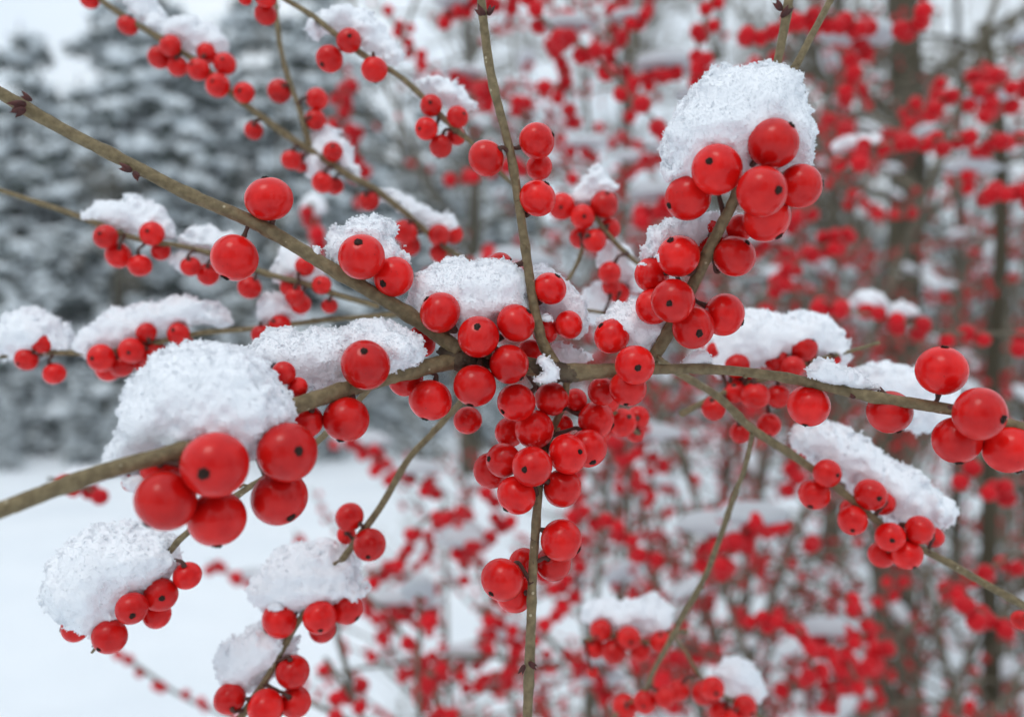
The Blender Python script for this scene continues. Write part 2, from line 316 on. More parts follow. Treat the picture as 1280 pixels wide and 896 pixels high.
# ---------------------------------------------------------------- snow clumps
def snow(poly, d, T, label, h=.27, rough=1., gd=16, gs=(.045, .095), carve=(), group=None, material='snow', spur=.10, name='snow_clump'):
    poly = np.array(poly, float); c = poly.mean(0); k = d / F * 1000
    Q = np.c_[(poly[:, 0] - c[0]) * k, -(poly[:, 1] - c[1]) * k]; n = len(Q)
    out = []
    for i in range(n):
        a, b, cc, e = Q[i - 1], Q[i], Q[(i + 1) % n], Q[(i + 2) % n]
        for t in np.linspace(0, 1, 5, endpoint=False): out.append(.5 * ((2 * b) + (-a + cc) * t + (2 * a - 5 * b + 4 * cc - e) * t * t + (-a + 3 * b - 3 * cc + e) * t ** 3))
    Q = np.array(out); lo = Q.min(0) - 1.6; hi = Q.max(0) + 1.6
    us = np.arange(lo[0], hi[0], h); vs_ = np.arange(lo[1], hi[1], h); U, V_ = np.meshgrid(us, vs_, indexing='ij'); p = np.c_[U.ravel(), V_.ravel()]
    dist = np.full(len(p), 1e9); ins = np.zeros(len(p), bool)
    for i in range(len(Q)):
        a, b = Q[i - 1], Q[i]; ab = b - a; t = np.clip(((p - a) @ ab) / (ab @ ab + 1e-12), 0, 1); dist = np.minimum(dist, np.linalg.norm(p - a - t[:, None] * ab, axis=1))
        cr_ = ((a[1] > p[:, 1]) != (b[1] > p[:, 1])) & (p[:, 0] < (b[0] - a[0]) * (p[:, 1] - a[1]) / (b[1] - a[1] + 1e-12) + a[0]); ins ^= cr_
    D = np.where(ins, dist, -dist).reshape(U.shape)
    for _ in range(6):
        Dp = np.pad(D, 1, mode='edge'); Db = (Dp[:-2, 1:-1] + Dp[2:, 1:-1] + Dp[1:-1, :-2] + Dp[1:-1, 2:]) / 4; D = np.where(D > 1.0, Db, D)
    D = D - min(.38, .22 * D.max()); Rm = D.max(); rough = rough * min(1., (Rm + .3) / 2.6); T = min(T, Rm * 1.15); ws = np.arange(-T - 1.8, T + 1.8, h)
    X, Y, Z = np.meshgrid(us, vs_, ws, indexing='ij'); D3 = D[:, :, None]
    # swell the belly of the clump: lumpy relief instead of one lens
    f = np.sqrt(np.maximum(Rm - D3, 0) ** 2 + (Z * Rm / T) ** 2) - Rm
    o = rng.random(3) * 40
    f = f + rough * (.80 * noise(X / 4.2 + o[0], Y / 4.2 + o[1], Z / 4.2 + o[2]) + (.38 + .35 * np.exp(-(np.maximum(D3, 0) / 1.6) ** 2)) * noise(X / 1.7 + o[1], Y / 1.7 + o[2], Z / 1.7 + o[0]) + (.16 + .42 * np.exp(-(np.maximum(D3, 0) / 1.3) ** 2)) * noise(X / .85 + o[2], Y / .85 + o[0], Z / .85 + o[1]) + .22 * np.exp(-(np.maximum(D3, 0) / 1.0) ** 2) * noise(X / .42 + o[2], Y / .42 + o[0], Z / .42 + o[1]))
    for (x, y, r) in carve:
        cu, cv = (x - c[0]) * k, -(y - c[1]) * k
        f = np.maximum(f, r * k - np.sqrt((X - cu) ** 2 + (Y - cv) ** 2 + (np.maximum(Z + T * .2, 0)) ** 2) + .8 * noise(X / 1.1 + 3, Y / 1.1, Z / 1.1))
    f[0], f[-1], f[:, 0], f[:, -1], f[:, :, 0], f[:, :, -1] = (1,) * 6
    V, fs = surface_nets(f, np.array([us[0], vs_[0], ws[0]]), h)
    # grid normal from field gradient
    a, b, c_ = V[fs[:, 0]], V[fs[:, 1]], V[fs[:, 2]]; fn = np.cross(b - a, c_ - a); N = np.zeros_like(V)
    for q in range(4): np.add.at(N, fs[:, q], fn)
    N /= np.linalg.norm(N, axis=1)[:, None] + 1e-9
    if np.mean((N * (V - V.mean(0))).sum(1)) < 0: N = -N; fs = fs[:, ::-1]
    mb = MB(); tow = lambda A: np.stack([A[:, 0], A[:, 2], A[:, 1]], 1) / 1000
    if gd:
        area = len(V) * h * h; n = int(area * gd); i = rng.integers(0, len(V), n)
        pos = V[i] + N[i] * (rng.uniform(-.05, .05, n) + .10 * (rng.random(n) > .8))[:, None] + rng.normal(size=(n, 3)) * .07; size = rng.uniform(*gs, n)
        G = [pos]; S_ = [size]
        m = int(n * spur * 4); i = rng.integers(0, len(V), m)
        site = noise(V[i][:, 0] * 1.25 + o[0], V[i][:, 1] * 1.25, V[i][:, 2] * 1.25) > .12
        i = i[site & (N[i][:, 1] > -.7) & ((np.abs(N[i][:, 2]) < .55) | (rng.random(m) < .12))]
        cur = V[i].copy(); dr = N[i] + rng.normal(size=(len(i), 3)) * .3; act = np.ones(len(i), bool)
        for s_ in range(6):                               # little stacked crumbs of fused crystals
            dr = dr + rng.normal(size=dr.shape) * .6; dr /= np.linalg.norm(dr, axis=1)[:, None]; cur = cur + dr * gs[1] * 1.0; act &= rng.random(len(i)) < .82
            for _ in range(2): G.append(cur[act] + rng.normal(size=(act.sum(), 3)) * gs[1] * .6); S_.append(rng.uniform(gs[0] * 1.1, gs[1] * 1.15, act.sum()))
        gv, gf = grains(np.concatenate(G), np.concatenate(S_)); mb.add(tow(gv), [gf[:, ::-1]])
    mb.add(tow(V), [fs[:, ::-1]])
    loc = P(c[0], c[1], d); VV = np.concatenate(mb.V) + loc; mb.V = [VV]
    # offsets were already baked per block
    o_ = mb.build(name, M[material], None, loc)
    return tag(o_, label, 'snow', group)

# ================================================================ SETTING
def gh(x, y): return .05 * noise(np.asarray(x) * .35 + 7, np.asarray(y) * .35 + 3, np.zeros_like(np.asarray(x, float))) + .012 * noise(np.asarray(x) * 1.7, np.asarray(y) * 1.7, np.ones_like(np.asarray(x, float)))
def ground():
    r = np.concatenate([[0.01], np.geomspace(.3, 600, 130)]); a = np.linspace(0, 2 * np.pi, 161)[:-1]
    X = r[:, None] * np.cos(a); Y = r[:, None] * np.sin(a); Z = gh(X, Y) * np.clip(60 / (r[:, None] + 1), 0, 1)
    V = np.stack([X, Y, Z], -1).reshape(-1, 3); i = np.arange(len(r) - 1)[:, None] * 160; j = np.arange(160)[None]; k = (j + 1) % 160
    f = np.stack([i + j, i + 160 + j, i + 160 + k, i + k], -1).reshape(-1, 4)
    o = link('ground', mesh_of('ground', V, [f], M['ground'])); tag(o, 'smooth white snow covering the open ground', 'ground', kind='structure')
ground()

def conifer_meshes(seed, h):
    r = np.random.default_rng(seed); tr = MB(); V, f = tube([(0, 0, -.1), (0, 0, h * .5), (0, 0, h)], [h * .018, h * .011, .01], 8); tr.add(V, f)
    nd = MB(); sn = MB(); NV, NF, SV, SF = [], [], [], []; z = h * .05; off = 0
    cl = []; sl_ = []
    while z < h * .98:
        t = 1 - z / h; L = (.20 + t * .80) * h * .25 * r.uniform(.8, 1.15) + .12; nb = int(4 + 5 * t)
        for k in range(nb):
            a = r.uniform(0, 6.28); ll = L * r.uniform(.65, 1.15); dr = np.array([math.cos(a), math.sin(a), 0]); sd = np.array([-dr[1], dr[0], 0])
            pts = [np.array([0, 0, z]) + dr * ll * s + np.array([0, 0, 1]) * (.10 * ll * s - .42 * ll * s * s) for s in np.linspace(0, 1, 6)]
            V, f = tube(pts, np.linspace(.02, .005, 6), 4, cap=False); tr.add(V, f)
            m = max(4, int(ll / .13))
            for s in np.linspace(.15, 1, m):
                for side in (-1, 0, 1):
                    if side == 0 and s < .9 and r.random() < .5: continue
                    p = np.array([0, 0, z]) + dr * ll * s + np.array([0, 0, 1]) * (.10 * ll * s - .42 * ll * s * s) + sd * side * (1.05 - s) * ll * .33 * r.uniform(.3, 1) + r.normal(size=3) * .03
                    cl.append((p, dr * .5 + sd * side * .6))
                    if r.random() < .88: sl_.append((p + [0, 0, .045], r.uniform(.05, .135), dr))
        z += h * .054 * r.uniform(.7, 1.2)
    # needle sprays: five narrow blades each
    n = len(cl) * 6; base = np.repeat(np.array([c[0] for c in cl]), 6, 0); dd = np.repeat(np.array([c[1] for c in cl]), 6, 0) + r.normal(size=(n, 3)) * .55; dd[:, 2] -= .25
    dd /= np.linalg.norm(dd, axis=1)[:, None]; Ls = r.uniform(.10, .22, n)[:, None]; sd = np.cross(dd, r.normal(size=(n, 3))); sd /= np.linalg.norm(sd, axis=1)[:, None]
    v = np.stack([base - sd * .012, base + dd * Ls * .5 - sd * .028, base + dd * Ls, base + dd * Ls * .5 + sd * .028], 1).reshape(-1, 3)
    crown = MB(); crown.add(v, [np.arange(n * 4).reshape(-1, 4)])
    sv, sf = sphere(8, 5, 5)
    for p, s, dr in sl_:
        V = sv * [s * r.uniform(.9, 1.6), s * r.uniform(.8, 1.3), s * r.uniform(.35, .55)]; a = math.atan2(dr[1], dr[0]); c, q = math.cos(a), math.sin(a)
        V = np.stack([V[:, 0] * c - V[:, 1] * q, V[:, 0] * q + V[:, 1] * c, V[:, 2]], 1) * (1 + .18 * r.normal(size=(len(V), 1))) + p; sn.add(V, sf)
    def fin(b, nm, m):
        V = np.concatenate(b.V); t = [f for f in b.F if f.shape[1] == 3]; q = [f for f in b.F if f.shape[1] == 4]
        return mesh_of(nm, V, ([np.concatenate(t)] if t else []) + ([np.concatenate(q)] if q else []), m)
    return fin(tr, 'trunk', M['trunk']), fin(crown, 'crown', M['needle']), fin(sn, 'tree_snow', M['farsnow'])
CON = [conifer_meshes(s, h) for s, h in ((1, 6.5), (2, 8.0), (3, 5.2))]
def conifer(i, x, y, s, rz):
    c = CON[i]; t = thing('conifer', 'dark green snowy conifer in the blurred stand of trees beyond the open snow', 'conifer', (x, y, 0), 'snowy conifers behind the berry shrubs')
    t.rotation_euler = (0, 0, rz); t.scale = (s, s, s)
    for nm, me in (('trunk', c[0]), ('crown', c[1])):
        o = bpy.data.objects.new(nm, me); sc.collection.objects.link(o); o.parent = t
    o = bpy.data.objects.new('tree_snow', c[2]); sc.collection.objects.link(o); o.location = t.location; o.rotation_euler = t.rotation_euler; o.scale = t.scale
    tag(o, 'white snow lying on the boughs of the blurred conifers', 'snow', 'snow on the conifers', 'stuff')
r = np.random.default_rng(5)
for (px, d, i, s) in ((-60, 14, 1, .72), (25, 13, 0, .95), (110, 15, 2, 1.05), (185, 13, 1, .92), (262, 14.5, 0, 1.05), (340, 13, 1, .88), (415, 15, 1, .95), (470, 18, 0, .95), (560, 19, 2, 1.15),
                      (640, 17, 0, .95), (715, 20, 1, .85), (800, 18, 2, 1.2), (880, 17, 0, 1.0), (960, 16, 1, .95), (1035, 17, 1, .98), (1100, 20, 0, 1.0), (1180, 17, 2, 1.1), (1260, 18, 1, .8), (1340, 17, 0, 1),
                      (60, 19, 1, .85), (230, 20, 1, 1.05), (380, 21, 1, 1.1), (520, 25, 1, 1.1), (300, 11.8, 2, .62), (70, 11.5, 2, .55), (150, 13.6, 0, 1.02), (98, 12.4, 2, 1.0), (205, 12.2, 2, 1.15), (375, 12.4, 2, 1.1), (440, 13.2, 0, .9), (-20, 10.6, 2, .26), (42, 11.2, 2, .34), (104, 10.2, 2, .22), (188, 10.9, 0, .30), (246, 10.0, 2, .20), (318, 10.7, 2, .33), (402, 10.3, 0, .2), (455, 11.3, 2, .36), (520, 10.5, 2, .28), (600, 11.5, 0, .3), (145, 9.4, 2, .14), (356, 9.5, 2, .15), (8, 9.7, 2, .15), (1000, 24, 1, 1.2), (760, 27, 1, 1.2), (1220, 26, 1, 1.1), (-180, 16, 1, .95), (1440, 18, 1, 1)):
    conifer(i, (px - CX) / F * d, d, s * (.72 if px > 680 else 1), r.uniform(0, 6.28))
for (x, y, i, s) in ((-10, -5, 1, 1.0), (-6, -9.5, 0, 1.1), (-1.8, -10.5, 1, 1.0), (2.4, -10, 0, 1.1), (6.8, -8.6, 1, 1.0), (10.5, -4.2, 0, 1.1), (-11, 1, 0, 1.1), (11, 2.5, 1, 1.0), (0.3, -14, 1, 1.3)):
    conifer(i, x, y, s, r.uniform(0, 6.28))                # unseen conifers added behind the camera to dim berry reflections and foreground light

def bare_tree(px, d, rad, h, label, seed, lean=0., group=None, nb=9, lo=.22, up=.5, blen=.22, fine=3):
    r_ = np.random.default_rng(seed); x = (px - CX) / F * d; t = thing('bare_tree', label, 'bare tree', (x, d, 0), group)
    top = np.array([x + lean * h, d, h]); pts = [np.array([x, d, -.05])]
    for s in (.2, .4, .6, .8, 1): pts.append(np.array([x, d, 0]) * (1 - s) + top * s + np.r_[r_.normal(size=2) * rad * .35, 0])
    path = smooth_path(pts, 40); b = MB(); rr = rad * (1 - .72 * np.linspace(0, 1, len(path)) ** 1.2); rr[:3] *= [1.35, 1.18, 1.06]
    V, f = tube(path, rr, 12, .12); b.add(V, f); b.build('trunk', M['trunk'], t, (x, d, 0))
    def grow(mb, p, dr, L, rad_, lev):
        pts = [p]; q = p.copy(); e = dr.copy()
        for _ in range(5): e = e + r_.normal(size=3) * .16 + [0, 0, .05 * up]; e /= np.linalg.norm(e); q = q + e * L / 5; pts.append(q)
        pts = np.array(pts); V, f = tube(pts, np.linspace(rad_, max(.0012, rad_ * .35), 6), 5 if lev else 6, cap=False); mb.add(V, f)
        if lev < fine:
            for _ in range(r_.integers(3, 6)):
                k = r_.integers(1, 6); g = e + r_.normal(size=3) * .7 + [0, 0, .2 * up]; g /= np.linalg.norm(g); grow(mb, pts[k], g, L * r_.uniform(.45, .7), rad_ * .55, lev + 1)
    for i in range(nb):
        s = r_.uniform(lo, .97); k = int(s * (len(path) - 1)); a = r_.uniform(0, 6.28); dr = np.array([math.cos(a), math.sin(a), r_.uniform(.1, up + .3)]); dr /= np.linalg.norm(dr)
        mb = MB(); grow(mb, path[k], dr, h * blen * r_.uniform(.6, 1.2) * (1.1 - .5 * s), rr[k] * .35, 0); mb.build('limb', M['bgbark'], t, (x, d, 0))
    return t
bare_tree(1121, 2.9, .076, 4.6, 'straight olive brown trunk rising full height at the right, broadest of the bare trunks', 11, nb=14, lo=.12, blen=.2)
bare_tree(1040, 5.2, .055, 5.5, 'slim bare trunk just left of the broad olive trunk', 12, nb=16, lo=.1)
bare_tree(143, 11.2, .13, 3.6, 'stout short grey trunk at the left edge of the open snow', 13, nb=8, lo=.6)
bare_tree(350, 9.5, .04, 4.6, 'thin bare tree at the left in front of the snowy conifers', 14, nb=16)
bare_tree(590, 9.0, .11, 5.8, 'brownish bare trunk seen behind the upright twig in the middle', 15, nb=12, lo=.4)
bare_tree(775, 6.5, .045, 5.4, 'bare tree behind the middle clusters left of the tall snow cap', 16, nb=18, lo=.08)
bare_tree(905, 4.6, .03, 4.4, 'bare tree behind the tall snow cap on the berry cluster', 17, nb=18, lo=.08)
bare_tree(1195, 4.4, .03, 4.2, 'slender bare tree right of the broad olive trunk', 18, nb=20, lo=.06)
bare_tree(1290, 3.4, .035, 3.6, 'bare tree at the far right edge, mostly fine twigs', 19, nb=18, lo=.06)
bare_tree(990, 8.4, .06, 6.4, 'distant bare tree behind the slim trunk', 20, nb=16, lo=.1)

# dry grass and small stems poking out of the snow
def tufts():
    b = MB(); r_ = np.random.default_rng(44)
    for _ in range(30):
        px = r_.uniform(330, 1300); d = r_.uniform(2.6, 9.5); x = (px - CX) / F * d; z0 = float(gh(np.array([x]), np.array([d]))[0])
        for k in range(14):
            a = r_.uniform(0, 6.28); L = r_.uniform(.12, .42); p0 = np.array([x + r_.normal() * .07, d + r_.normal() * .07, z0 - .02]); dr = np.array([math.cos(a) * .5, math.sin(a) * .5, 1])
            pts = [p0, p0 + dr * L * .5, p0 + dr * L + [math.cos(a) * L * .25, math.sin(a) * L * .25, -.1 * L]]; V, f = tube(pts, [.0022, .0018, .0008], 3, cap=False); b.add(V, f)
    o = b.build('dry_grass', M['grass']); tag(o, 'thin dry grass stems sticking out of the snow', 'grass', kind='stuff')
tufts()

# ---------------------------------------------------------------- berry shrubs behind (full plants, rooted in the ground)
SNOWL = []
def lump_mesh(seed):
    r_ = np.random.default_rng(seed); V, f = sphere(18, 12, seed); V = V * [1.25, .85, .62]; V[:, 2] = np.where(V[:, 2] < 0, V[:, 2] * .45, V[:, 2])
    nn = noise(V[:, 0] * 2.6 + seed, V[:, 1] * 2.6, V[:, 2] * 2.6) * .16 + noise(V[:, 0] * 7 + seed, V[:, 1] * 7, V[:, 2] * 7) * .06
    return mesh_of('snow_lump', V * (1 + nn[:, None]), f, M['bgsnow'])
LUMP = [lump_mesh(s) for s in range(5)]
def density(px, py):
    if px < 330: return 0.0
    if py < 560:
        if px < 420: return 0.0
        if px < 620: return .25 if py < 330 else .12
        return .3 if 1092 < px < 1150 and (py < 165 or 215 < py < 350) else 1.0
    if px > 1080 and py > 470: return .45
    return .85 if px < 600 else 1.0

def shrub(bx, by, n, hmax, spread, seed, label, lowered=0.):
    r_ = np.random.default_rng(seed); root = thing('berry_shrub', label, 'berry shrub', (bx, by, 0), 'berry shrubs behind the near branches'); bers = []; lumps = []
    def seg(mb, p, e, L, rad, lev, fruit):
        k = max(5, int(L / .03)); pts = [p]; q = p.copy(); ds = []
        for _ in range(k):
            e = e + r_.normal(size=3) * .11 + [0, 0, -.012]; e = e / np.linalg.norm(e); q = q + e * L / k; pts.append(q); ds.append(e)
        pts = np.array(pts)
        if pts[:, 1].min() < .34 or proj(pts)[0].min() < 340: return pts, [e] * k
        V, f = tube(pts, np.linspace(rad, max(.0011, rad * .4), len(pts)), 6, .1, cap=False); mb.add(V, f)
        if fruit:
            s = r_.uniform(0, .02)
            while s < L:
                if r_.random() < .80:
                    u = s / L * k; i = min(k - 1, int(u)); c = pts[i] + (pts[i + 1] - pts[i]) * (u - i)
                    for _ in range(r_.integers(1, 4)):
                        rb = r_.uniform(.0032, .0043); dr = r_.normal(size=3); dr -= ds[i] * dr.dot(ds[i]) * .7; dr /= np.linalg.norm(dr); bers.append((c + dr * (rb + .0025), rb, dr))
                    if r_.random() < .34: lumps.append((c + [0, 0, .008], r_.uniform(.008, .019), ds[i]))
                s += r_.uniform(.014, .034)
        return pts, ds
    for c in range(n):
        a = 2 * math.pi * c / n + r_.uniform(-.4, .4); tilt = r_.uniform(.15, 1) * spread; mb = MB()
        e = np.array([math.cos(a) * tilt, math.sin(a) * tilt, 1.0]); e /= np.linalg.norm(e); h = hmax * r_.uniform(.75, 1.05)
        p0 = np.array([bx + math.cos(a) * .03, by + math.sin(a) * .03, -.02]); k = 16; pts = [p0]; q = p0.copy(); es = []
        for i in range(k): e = e + r_.normal(size=3) * .06 + np.array([math.cos(a), math.sin(a), -.4]) * .02; e /= np.linalg.norm(e); q = q + e * h / k; pts.append(q); es.append(e)
        pts = np.array(pts)
        if ((pts[:, 1] < .42) & (pts[:, 2] > .7)).any() or ((proj(pts)[0] < 420) & (pts[:, 2] > 1.05)).any() or ((proj(pts)[0] < 330) & (proj(pts)[1] < 930)).any(): continue
        V, f = tube(pts, np.linspace(.0065, .0022, k + 1), 7, .1, cap=False); mb.add(V, f)
        for t in range(16):
            i = r_.integers(4, k); b = r_.uniform(0, 6.28); d = es[min(i, k - 1)] * .5 + np.array([math.cos(b), math.sin(b), r_.uniform(-.35, .7)]); d /= np.linalg.norm(d)
            L = r_.uniform(.12, .32); pp, dd = seg(mb, pts[i], d, L, .0024, 0, True)
            for _ in range(r_.integers(1, 3)):
                j = r_.integers(2, len(dd)); g = dd[j - 1] + r_.normal(size=3) * .6; g /= np.linalg.norm(g); seg(mb, pp[j], g, L * r_.uniform(.3, .6), .0016, 1, True)
        mb.build('cane', M['bgbark'], root, (bx, by, 0))
    keep = []
    for c, rb, dr in bers:
        if c[1] < .30: continue
        px, py = proj(c)
        if not (-160 < px < 1440 and -160 < py < 1056): continue
        if r_.random() > density(px, py) * (.95 if c[1] < .42 else 1): continue
        keep.append((c[1], c, rb, dr))
    keep.sort(key=lambda z: z[0]); near = [k for k in keep if -10 < proj(k[1])[0] < 1290 and -10 < proj(k[1])[1] < 906][:100]; ids = {id(k) for k in near}
    for d, c, rb, dr in near: put_berry(root, c, rb, dr, None, False)
    rest = [k for k in keep if id(k) not in ids]
    if rest:
        V0, f0 = sphere(9, 6, 77); b = MB()
        for d, c, rb, dr in rest: b.add(V0 * rb + c, f0)
        o = b.build('berries', M['bgberry'], root, (bx, by, 0)); o['kind'] = 'stuff'
    for c, s, e in lumps:
        px, py = proj(np.asarray(c))
        if c[1] < .34 or not (-60 < px < 1340 and -60 < py < 950) or density(px, py) <= 0 or r_.random() > density(px, py): continue
        SNOWL.append((c, s, e))
shrub(.45, .90, 9, 1.75, .38, 101, 'tall red berry shrub close behind the right hand side')
shrub(.80, 1.15, 9, 1.95, .35, 102, 'tall red berry shrub at the right edge, beyond the nearest shrub')
shrub(.16, 1.25, 9, 1.95, .30, 103, 'tall red berry shrub behind the centre of the near branches')
shrub(.55, 1.65, 9, 2.1, .35, 104, 'red berry shrub farther back between the right hand trunks')
shrub(-.02, .95, 8, 1.12, .40, 105, 'low red berry shrub filling the lower middle')
shrub(.35, 1.0, 8, 1.15, .50, 106, 'low red berry shrub at the lower right')
shrub(.22, .74, 8, 1.13, .42, 109, 'low red berry shrub nearest behind the hanging cluster')
shrub(1.25, 2.1, 8, 2.1, .4, 108, 'red berry shrub beyond the broad trunk at the right')
SNOWL.sort(key=lambda z: z[0][1])
for c, s, e in SNOWL[::max(1, len(SNOWL) // 280)][:290]:
    o = link('snow_lump', random.choice(LUMP), None, c); o.scale = (s, s * .9, s); o.rotation_euler = (0, -math.asin(max(-.6, min(.6, e[2]))) * (1 if e[0] > 0 else -1), math.atan2(e[1], e[0]) if e[0] > 0 else math.atan2(-e[1], -e[0]))
    tag(o, 'small out of focus lump of snow resting on the berry shrubs behind', 'snow', 'snow lumps on the shrubs behind')

# ================================================================ NEAR BRANCHES
A_ = [(-60, 82, .134), (30, 130, .137), (100, 168, .139), (170, 207, .141), (240, 245, .143), (335, 292, .144), (420, 342, .145), (500, 388, .146), (545, 418, .147), (575, 440, .147)]
B_ = [(-60, 662, .106), (0, 641, .109), (80, 612, .112), (150, 588, .115), (215, 566, .118), (300, 532, .124), (370, 503, .130), (440, 481, .137), (510, 461, .143), (570, 450, .147), (630, 455, .148), (700, 466, .148), (760, 464, .148), (820, 458, .148)]
C_ = [(815, 458, .148), (880, 459, .147), (960, 467, .146), (1020, 477, .144), (1100, 495, .141), (1180, 513, .138), (1280, 537, .134), (1340, 552, .132)]
D_ = [(694, 456, .148), (675, 420, .148), (662, 365, .148), (652, 300, .147), (640, 225, .147), (627, 150, .146), (614, 80, .146), (605, 20, .146), (598, -40, .146)]
E_ = [(820, 446, .148), (836, 420, .147), (872, 350, .144), (900, 285, .140), (914, 250, .138), (930, 190, .137), (950, 130, .137), (965, 80, .137), (981, 10, .137), (988, -40, .137)]
E2 = [(932, 182, .137), (960, 130, .138), (995, 92, .139), (1017, 50, .140), (1045, -10, .141), (1060, -45, .141)]
F_ = [(706, 468, .151), (704, 500, .1535), (690, 540, .1535), (678, 590, .150), (672, 630, .148), (665, 690, .148), (661, 760, .147), (658, 825, .147), (656, 880, .147), (654, 940, .147)]
K1 = [(548, 432, .1475), (568, 446, .147), (590, 452, .147), (612, 452, .147)]
K2 = [(655, 457, .148), (690, 463, .148), (712, 467, .148), (745, 465, .148)]
main_b = [
 # along the upper left arm
 (336, 249, 29.5, -1, (332.6, 219)), (293, 322, 30, -1, (283, 350)), (452, 321, 29, -3, (451.4, 304)), (492, 346, 25.5, -1, (481, 357)),
 # around the knot
 (550, 391, 25.5, -2, (533, 373)), (598, 421, 26, -5, (597, 408)), (644.5, 404, 25, -3, (662.5, 388)), (636.5, 455, 25.5, -5, (653, 474)), (593.5, 482, 27, -4, (588, 507)),
 (457, 456, 31, -5, (459.5, 438.6)), (538, 500, 27, 1, (531, 526)), (507, 473, 22, 4), (504, 448, 17, 3), (528, 430, 17, 4), (662, 440, 16, 6), (626, 332, 17, 6, (640, 325)),
 (687, 360.6, 21.5, 1, (698, 344)), (711, 406, 18.5, 2), (681, 413, 17, 3),
 # hanging cluster
 (645.5, 503, 24, 0, (628, 514)), (689.6, 498.7, 21.5, -1, (706, 511)), (745, 525, 23, 1, (768, 533)), (668, 536.6, 25, -4, (662, 514)), (637, 540, 19, 3), (710, 567, 25.5, -4, (725, 562)),
 (734.6, 560, 24.5, 0, (740, 577)), (629, 575, 22.5, -1, (610, 572)), (614, 588, 22, 3), (665, 583, 25, -7, (655, 584)), (645.5, 619, 25.5, -4, (629, 639)), (703, 610, 24, -1), (719, 500, 15, 4), (704, 531, 13, 4), (752, 489, 18, 5),
 (585, 525, 18, 9),
 # hanging twig
 (701.6, 675, 26.5, -1, (725, 687)), (692, 703.5, 22, 3), (627.5, 724, 27, -1, (613, 739)), (643.4, 742, 23.5, 2), (654, 703, 18, 5),
 # right fork
 (793.5, 456, 25, -6, (794, 460)), (785, 485, 24, -2, (781, 507)), (765, 420, 22.5, 0, (749, 406)), (848, 320, 26.5, -2, (835, 301)), (888, 299, 25, 5), (918, 320, 27, 0, (931, 304)), (815, 343.5, 22, 2),
 (841, 376, 27, -5, (832, 381)), (816, 383.5, 23, 0), (866.5, 409.6, 26, -3, (870, 418)), (905, 393, 26.5, 1, (929, 405)), (825, 404, 12, 5),
 # top cluster
 (860, 247, 29.5, -1, (832, 260)), (896, 212.5, 32, -5, (880, 207)), (966.7, 179.5, 31.5, -5, (985, 160)), (952.5, 239.7, 32.5, -9, (966, 243)), (1000, 233, 28, -3, (1027, 230)), (958.6, 273, 30, -2, (973, 299)), (925, 285, 17, 6),
 # upright twig
 (607.6, 198, 23, 0), (670.8, 176, 23, 0, (692, 169)), (672, 248, 23.5, 0, (684, 229)), (674, 209, 17, 5),
 # right arm
 (1010.5, 507, 26.5, 1.5, (1004, 532)), (1112, 515, 28, 2.5, (1122, 543)), (1177, 463, 31, -1, (1177, 433)), (1224.5, 517, 33, -6, (1242, 523)), (1196, 550, 29.5, 0, (1195, 580)), (1262, 561, 31, 1, (1270, 590)),
 # nearest cluster, lower left
 (269, 580.6, 41, -5, (268.5, 587)), (207, 625.6, 39, -1, (186, 656)), (271, 648, 37, 1, (275, 684)), (359.5, 565.5, 37.5, -5, (382, 560)), (349, 622, 35, 2, (369, 646)), (202, 585, 26, 6), (163, 603, 11, 8), (383, 526, 21, 4),
 (433, 524, 29, 0, (426, 552)), (355, 466, 15, 2), (372, 484, 13, 2), (521, 418, 10, 4),
]
branch('forked_berry_branch', 'sharp forked branch in the centre, arms spreading to every side, hung with glossy red berries',
    [(B_, [23, 24, 24, 24, 24, 24, 24, 23, 22, 24, 26, 24, 20, 16]), (A_, [15, 19, 17, 17.5, 18, 19, 19, 20, 22, 24]), (C_, [15, 13.5, 13.5, 14.5, 16, 16, 16.5, 17]),
     (D_, [18, 15, 13.5, 12.5, 12.5, 12, 12.5, 12, 9]), (E_, [19, 18, 17.5, 16, 15, 13, 12, 12, 13, 10]), (E2, [9, 9, 10, 10, 9, 9]), (F_, [9, 9, 10, 12, 12, 12.5, 13, 15, 13.5, 14]),
     (K1, [14, 29, 31, 14], 'darkbark'), (K2, [12, 28, 30, 22, 11], 'darkbark')],
    main_b, cat='berry branch',
    buds=[(30, 130, .1355, -1, .2, 2.1), (38, 125, .1355, -.7, -.6, 1.5), (30, 137, .1352, -.9, .45, 1.8), (163, 213, .1393, -1, -.5, 1.8), (168, 216, .1393, .5, .7, 1.5), (605, 20, .1455, -.7, -.9, 1.9), (611, 18, .1455, .55, -.9, 1.5), (655, 832, .1465, -.5, .8, 1.4), (662, 828, .1465, .8, .6, 1.4), (978, 20, .1365, .9, -.8, 1.8), (976, 12, .1365, -.7, -1, 1.6), (1068, 497, .1415, -.8, -.5, 1.0)])

